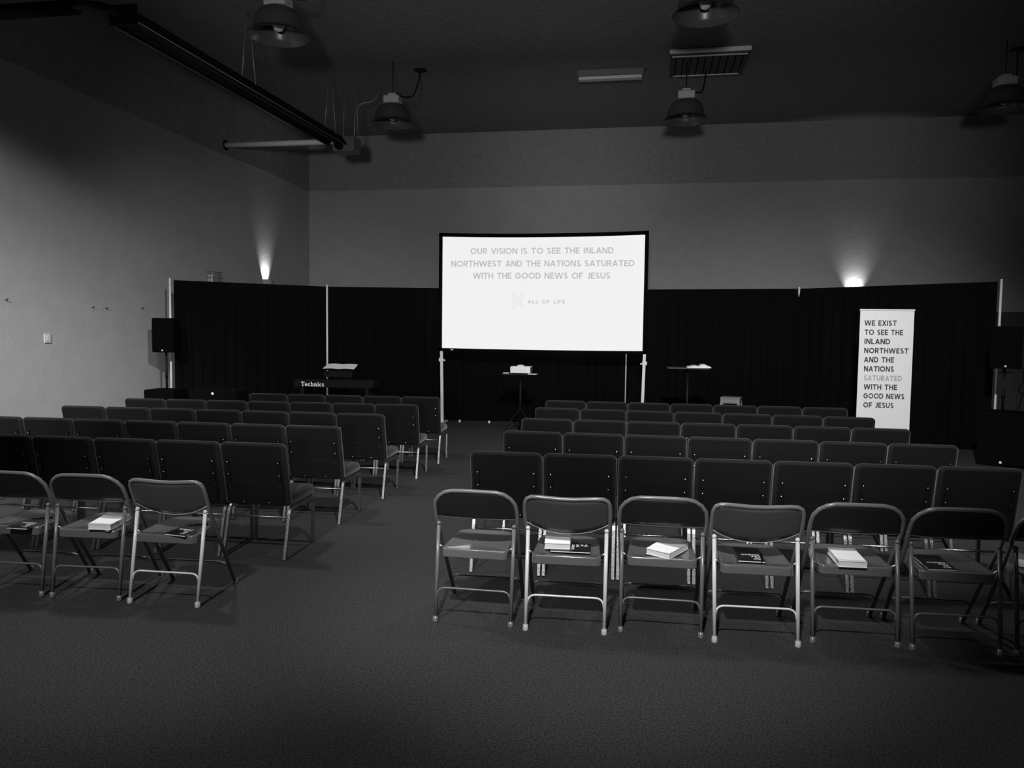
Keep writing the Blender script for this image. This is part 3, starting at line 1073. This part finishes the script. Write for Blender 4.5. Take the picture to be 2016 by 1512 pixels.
def speaker(loc, rz, label):
    t = thing('loudspeaker', loc, rz, label, 'speaker', 'black loudspeakers on poles')
    bm = new()
    out = [(-.19, -.02), (.19, -.02), (.19, .12), (.12, .33), (-.12, .33), (-.19, .12)]
    A = [bm.verts.new((x, y - .16, 0)) for x, y in out]
    B = [bm.verts.new((x, y - .16, .585)) for x, y in out]
    bm.faces.new(A)
    bm.faces.new(B)
    for k in range(6):
        bm.faces.new((A[k], A[(k + 1) % 6], B[(k + 1) % 6], B[k]))
    bmesh.ops.bevel(bm, geom=bm.edges[:], offset=.012, segments=2, affect='EDGES')
    finish('cabinet', bm, M_BLK, t)
    finish('grille', box(new(), -.175, .175, -.186, -.178, .02, .565, .003), M_GRILL, t)
    bm = new()
    lathe(bm, [(0, .0), (.014, 0), (.014, .004), (0, .004)], 12)
    bmesh.ops.transform(bm, matrix=Matrix.Translation((.0, -.187, .035)) @ Matrix.Rotation(PI / 2, 4, 'X'), verts=bm.verts[:])
    finish('badge', bm, M_WHITE, t)
    return t


def subwoofer(loc, rz, wd, dp, h, label, badge):
    t = thing('subwoofer', loc, rz, label, 'speaker', 'black subwoofer cabinets')
    finish('cabinet', box(new(), -wd / 2, wd / 2, -dp / 2, dp / 2, .012, h, .012), M_BLK, t)
    finish('grille', box(new(), -wd / 2 + .02, wd / 2 - .02, -dp / 2 - .008, -dp / 2 + .002, .03, h - .02, .003), M_GRILL, t)
    for sx in (-1, 1):
        for sy in (-1, 1):
            finish('foot', lathe(new(), [(0, 0), (.02, 0), (.02, .014), (0, .014)], 8, (sx * (wd / 2 - .06), sy * (dp / 2 - .06), 0)), M_BLK, t)
    bm = lathe(new(), [(0, .0), (.018, 0), (.018, .004), (0, .004)], 12)
    bmesh.ops.transform(bm, matrix=Matrix.Translation((badge[0], -dp / 2 - .008, badge[1])) @ Matrix.Rotation(PI / 2, 4, 'X'), verts=bm.verts[:])
    finish('badge', bm, M_WHITE, t)
    return t


def sub_pole(loc, z0, z1, label):
    t = thing('speaker_pole', loc, 0, label, 'pole', 'poles carrying the loudspeakers')
    finish('tube', tube(new(), [(0, 0, z0), (0, 0, z1)], .0175, 10), M_BLKM, t)
    finish('collar', tube(new(), [(0, 0, z0 + .18), (0, 0, z0 + .26)], .026, 10), M_BLKM, t)


subwoofer((-8.06, 11.98, 0), math.radians(6), .52, .5, .705, 'black subwoofer under the far left speaker by the wall', (.20, .05))
sub_pole((-8.13, 12.1, 0), .705, 1.335, 'black pole under the far left loudspeaker')
speaker((-8.11, 12.12, 1.33), math.radians(5), 'black loudspeaker on a pole by the left wall')
ca, cb = on_y(372, 766, 9.12), on_y(462, 766, 9.12)
subwoofer(((ca.x + cb.x) / 2, 9.30, 0), 0, cb.x - ca.x, .36, ca.z, 'black speaker cabinet left of the front padded row', (on_y(419, 775, 9.12).x - (ca.x + cb.x) / 2, on_y(419, 775, 9.12).z))
subwoofer((4.93, 11.60, 0), math.radians(-32), .58, .62, .73, 'black subwoofer standing on the floor at far right', (.0, .06))
sub_pole((4.93, 11.75, 0), .73, 1.325, 'black pole under the right loudspeaker')
speaker((4.93, 11.75, 1.32), math.radians(-20), 'black loudspeaker on a pole right of the banner')
o = finish('speaker_cable', tube(new(), fillet([(5.20, 11.86, 1.33), (5.26, 11.9, 1.15), (5.16, 11.9, 1.0), (5.34, 11.92, .92), (5.40, 11.92, 1.02), (5.30, 11.93, 1.06), (5.22, 11.92, .85), (5.24, 12.1, .4), (5.3, 12.3, .008)], .08, 6), .006, 6), M_BLK)
tag(o, 'looped black cable hanging behind the right loudspeaker', 'cable')
o = finish('speaker_cable', tube(new(), fillet([(-8.05, 12.38, 1.34), (-7.98, 12.42, 1.1), (-8.03, 12.42, .9), (-7.95, 12.42, .7), (-7.9, 12.45, .3), (-7.8, 12.45, .008)], .1, 6), .006, 6), M_BLK)
tag(o, 'black cable hanging behind the left loudspeaker', 'cable')

# ------------------------------------------------------------------ wall fittings


def sconce(name_loc, rz, label):
    t = thing('wall_sconce', name_loc, rz, label, 'wall lamp', 'uplights on the walls')
    # local: wall at y = 0, room towards -y
    bm = new()
    n = 12
    for r, fl in ((.15, 0), (.14, 1)):
        A = [bm.verts.new((r * math.cos(PI + PI * k / n), r * math.sin(PI + PI * k / n) - .002, 0.0)) for k in range(n + 1)]
        B = [bm.verts.new((r * math.cos(PI + PI * k / n), r * math.sin(PI + PI * k / n) - .002, .20)) for k in range(n + 1)]
        for k in range(n):
            f = bm.faces.new((A[k], A[k + 1], B[k + 1], B[k]))
            f.smooth = True
        if not fl:
            bm.faces.new(A)
    finish('shade', bm, M_WALL, t)
    finish('back_plate', box(new(), -.1, .1, -.012, 0, .01, .19), M_WALL, t)


sconce((XL, 16.86, 2.72), PI / 2, 'lit wall sconce on the left wall above the drape')
sconce((4.76, YB, 2.60), 0, 'lit sconce on the back wall above the drape, right of the screen')
t = thing('caged_fixture', (XL, 14.55, 2.58), PI / 2, 'wire caged fixture on the left wall above the drape', 'wall fixture')
bm = new()
W2, DP, HG = .16, .16, .32
for z in (0, .11, .21, HG):
    tube(bm, [(-W2, 0, z), (-W2, -DP, z), (W2, -DP, z), (W2, 0, z)], .0055, 5)
for k in range(7):
    x = -W2 + 2 * W2 * k / 6
    tube(bm, [(x, -DP, 0), (x, -DP, HG)], .0045, 5)
for s in (-1, 1):
    for y in (-.004, -.08):
        tube(bm, [(s * W2, y, 0), (s * W2, y, HG)], .0045, 5)
finish('wire_guard', bm, M_HBOX, t)
finish('housing', box(new(), -.10, .10, -.09, 0, .03, .27, .01), M_BALLAST, t)
t = thing('wall_switch', (XL, 10.13, 1.50), PI / 2, 'small pale switch plate on the left wall', 'switch')
finish('plate', box(new(), -.06, .06, -.02, 0, 0, .135, .004), M_BALLAST, t)
for z in (.045, .085):
    finish('rocker', box(new(), -.028, .028, -.027, -.019, z, z + .02, .002), M_WHITE, t)
for (y, z), lb in zip(((9.39, 2.10), (11.09, 2.06), (11.41, 2.055), (12.32, 2.09)),
                      ('dark wall hook at the left edge of view', 'dark wall hook, left one of the close pair on the left wall', 'dark wall hook, right one of the close pair on the left wall', 'dark wall hook on the left wall above the speaker')):
    o = finish('wall_hook', tube(new(), fillet([(0, 0, 0), (0, -.035, -.005), (0, -.045, .02)], .02, 4), .006, 6), M_BLKM)
    o.location = (XL, y, z)
    o.rotation_euler = (0, 0, PI / 2)
    tag(o, lb, 'hook', 'hooks on the left wall')

# ------------------------------------------------------------------ high-bay lamps (unlit)


def high_bay():
    t = thing('high_bay_lamp', (0, 0, 0), 0, 'x', 'lamp', 'unlit high-bay lamps')
    R = .40
    prof = [(.10, .37), (.17, .36), (.24, .32), (.29, .25), (.32, .17), (.335, .09), (.35, .06), (R, .0), (R + .004, .004)]
    finish('shade', lathe(new(), prof, 36), M_DOME, t)
    finish('inner_reflector', lathe(new(), [(.09, .35), (.16, .34), (.23, .30), (.278, .24), (.31, .165), (.326, .09), (.345, .055), (R - .01, .0)], 36), M_DOMEIN, t)
    finish('bulb', lathe(new(), [(0, .06), (.05, .08), (.075, .13), (.07, .19), (.04, .27), (.03, .34), (0, .35)], 16), M_GLASSB, t)
    b = finish('ballast_box', box(new(), -.15, .15, -.13, .13, .37, .51, .02), M_BALLAST, t)
    finish('junction_box', box(new(), -.075, .075, -.07, .07, .51, .56, .006), M_BALLAST, b)
    finish('hook_rod', tube(new(), [(0, 0, .56), (0, 0, ZC - 5.6)], .008, 6), M_BLKM, t)
    finish('power_cable', tube(new(), fillet([(.05, 0, .58), (.16, .1, .52), (.30, .3, .58), (.36, .45, .90), (.38, .5, ZC - 5.6)], .1, 5), .014, 6), M_BLKM, t)
    finish('ceiling_plate', box(new(), .27, .49, .42, .58, ZC - 5.625, ZC - 5.6), M_BLKM, t)
    return t


hb = high_bay()
LP = [(-4.88, 9.80, 'nearer left unlit high-bay lamp, beside the heater tube'), (.62, 9.88, 'nearer unlit high-bay lamp at the top right, above the vent'),
      (-4.75, 14.11, 'farther left unlit high-bay lamp beyond the heater burner'), (.62, 14.54, 'farther unlit high-bay lamp above the screen\'s right end'),
      (5.85, 14.47, 'unlit high-bay lamp cut off by the right edge of view')]
for i, (x, y, lb) in enumerate(LP):
    if i == 0:
        hb.location = (x, y, 5.6)
        hb['label'] = lb
    else:
        dup(hb, (x, y, 5.6), 0, lb)

# ------------------------------------------------------------------ radiant tube heater
t = thing('tube_heater', (0, 0, 0), 0, 'long dark radiant tube heater hung under the ceiling at left', 'heater')
pa, pb = Vector((-6.38, 8.75, 5.5)), Vector((-6.18, 14.95, 5.5))


def channel(bm, a, b, wd=.17, hh=.13):
    u = (b - a).normalized()
    s = Vector((u.y, -u.x, 0))
    sec = [(-wd, -.05), (-wd * .98, .0), (-wd * .45, hh), (wd * .45, hh), (wd * .98, 0), (wd, -.05)]
    for th in (0, 1):
        A = [bm.verts.new(a + s * (x - (.006 * th if x > 0 else -.006 * th)) + Vector((0, 0, z - .006 * th))) for x, z in sec]
        B = [bm.verts.new(b + s * (x - (.006 * th if x > 0 else -.006 * th)) + Vector((0, 0, z - .006 * th))) for x, z in sec]
        for k in range(5):
            bm.faces.new((A[k], A[k + 1], B[k + 1], B[k]))


bm = new()
channel(bm, pa, pb, .19)
rf_ = finish('reflector', bm, M_HEAT, t)
for sx_ in (-.19, .19):
    finish('edge_highlight', tube(new(), [pa + Vector((sx_, 0, -.05)), pb + Vector((sx_, 0, -.05))], .007, 6), M_WIRE, rf_)
pc = Vector((-6.62, 8.32, 5.5))
bm = new()
bm = tube(bm, [pc + Vector((-.1, .04, 0)), Vector((XL + .15, 8.36, 5.5))], .088, 14)
finish('return_tube', bm, M_HEAT, t)
finish('emitter_tube', tube(new(), fillet([pb + Vector((0, 0, .03)), pa + Vector((0, 0, .03)), (-6.40, 8.32, 5.5), (XL + .1, 8.36, 5.5)], .3, 8), .05, 12), M_HTUBE, t)
bm = box(new(), -5.99, -5.60, 14.95, 15.35, 5.36, 5.64, .015)
bm.free()
bm = box(new(), -6.32, -5.86, 14.98, 15.40, 5.36, 5.66, .02)
finish('burner_box', bm, M_HBOX, t)
finish('air_inlet', tube(new(), [(-6.16, 14.9, 5.46), (-6.16, 15.0, 5.46)], .085, 16), M_HEAT, t)
finish('flue_pipe', tube(new(), [(XL, 15.15, 5.585), (-6.32, 15.2, 5.60)], .055, 14), M_FLUE, t)
bm = lathe(new(), [(.058, 0), (.11, 0), (.11, .012), (.058, .012)], 16)
bmesh.ops.transform(bm, matrix=Matrix.Translation((XL, 15.15, 5.585)) @ Matrix.Rotation(PI / 2, 4, 'Y'), verts=bm.verts[:])
finish('wall_flange', bm, M_HBOX, t)
for (x, y) in ((-6.29, 11.6), (-6.2, 14.6)):
    c = (x, y)
    for s in (-1, 1):
        finish('hanger_wire', tube(new(), [(x + s * .12, y, 5.60), (x + s * .02, y, ZC)], .008, 5), M_WIRE, t)
for s in (-.16, .16):
    finish('hanger_wire', tube(new(), [(-6.05 + s, 15.3, 5.65), (-6.05 + s * .8, 15.3, ZC)], .007, 5), M_WIRE, t)
finish('gas_hose', tube(new(), fillet([(-5.93, 15.2, 5.66), (-5.95, 15.25, 6.1), (-5.87, 15.3, 6.38), (-5.6, 15.4, 6.42), (-5.45, 15.5, ZC)], .15, 6), .012, 6), M_WIRE, t)
finish('bracket', box(new(), -6.56, -6.2, 8.72, 8.76, 5.42, 5.66), M_HEAT, t)

# ------------------------------------------------------------------ ceiling fittings
t = thing('ceiling_register', (0, 0, 0), 0, 'dark slatted ceiling register with a pale front edge', 'vent')
zr = on_y(1400, 106, 14.2).z
rf = at_z(1325, 148, zr)
rg = at_z(1452, 147, zr)
ry0, ry1 = 14.2, (rf.y + rg.y) / 2
rx0, rx1 = on_y(1318, 106, ry0).x, on_y(1480, 102, ry0).x
finish('housing', box(new(), rx0 + .03, rx1 - .03, ry0, ry1, zr, ZC - .001), M_VENT, t)
finish('front_trim', box(new(), rx0, rx1, ry0 - .05, ry0, zr + .02, ZC - .005, .02), M_VTRIM, t)
finish('front_rail', box(new(), rx0 + .05, rx1 - .06, ry0 + .04, ry0 + .07, zr - .015, zr), M_VTRIM, t)
finish('rear_rail', box(new(), rx0 + .10, rx1 - .10, ry1 - .03, ry1, zr - .015, zr), M_VTRIM, t)
bm = new()
for k in range(10):
    x = rx0 + .12 + (rx1 - rx0 - .24) * k / 9
    box(bm, x - .008, x + .008, ry0 + .1, ry1 - .06, zr - .012, zr + .001)
finish('slats', bm, M_BLK, t)
t = thing('ceiling_batten', (0, 0, 0), 0, 'dim strip light on the ceiling left of the register', 'lamp')
finish('tray', box(new(), -1.40, -.16, 15.05, 15.25, 6.64, ZC - .001), M_HBOX, t)
finish('diffuser', box(new(), -1.38, -.18, 15.07, 15.23, 6.58, 6.64, .015), M_VTRIM, t)
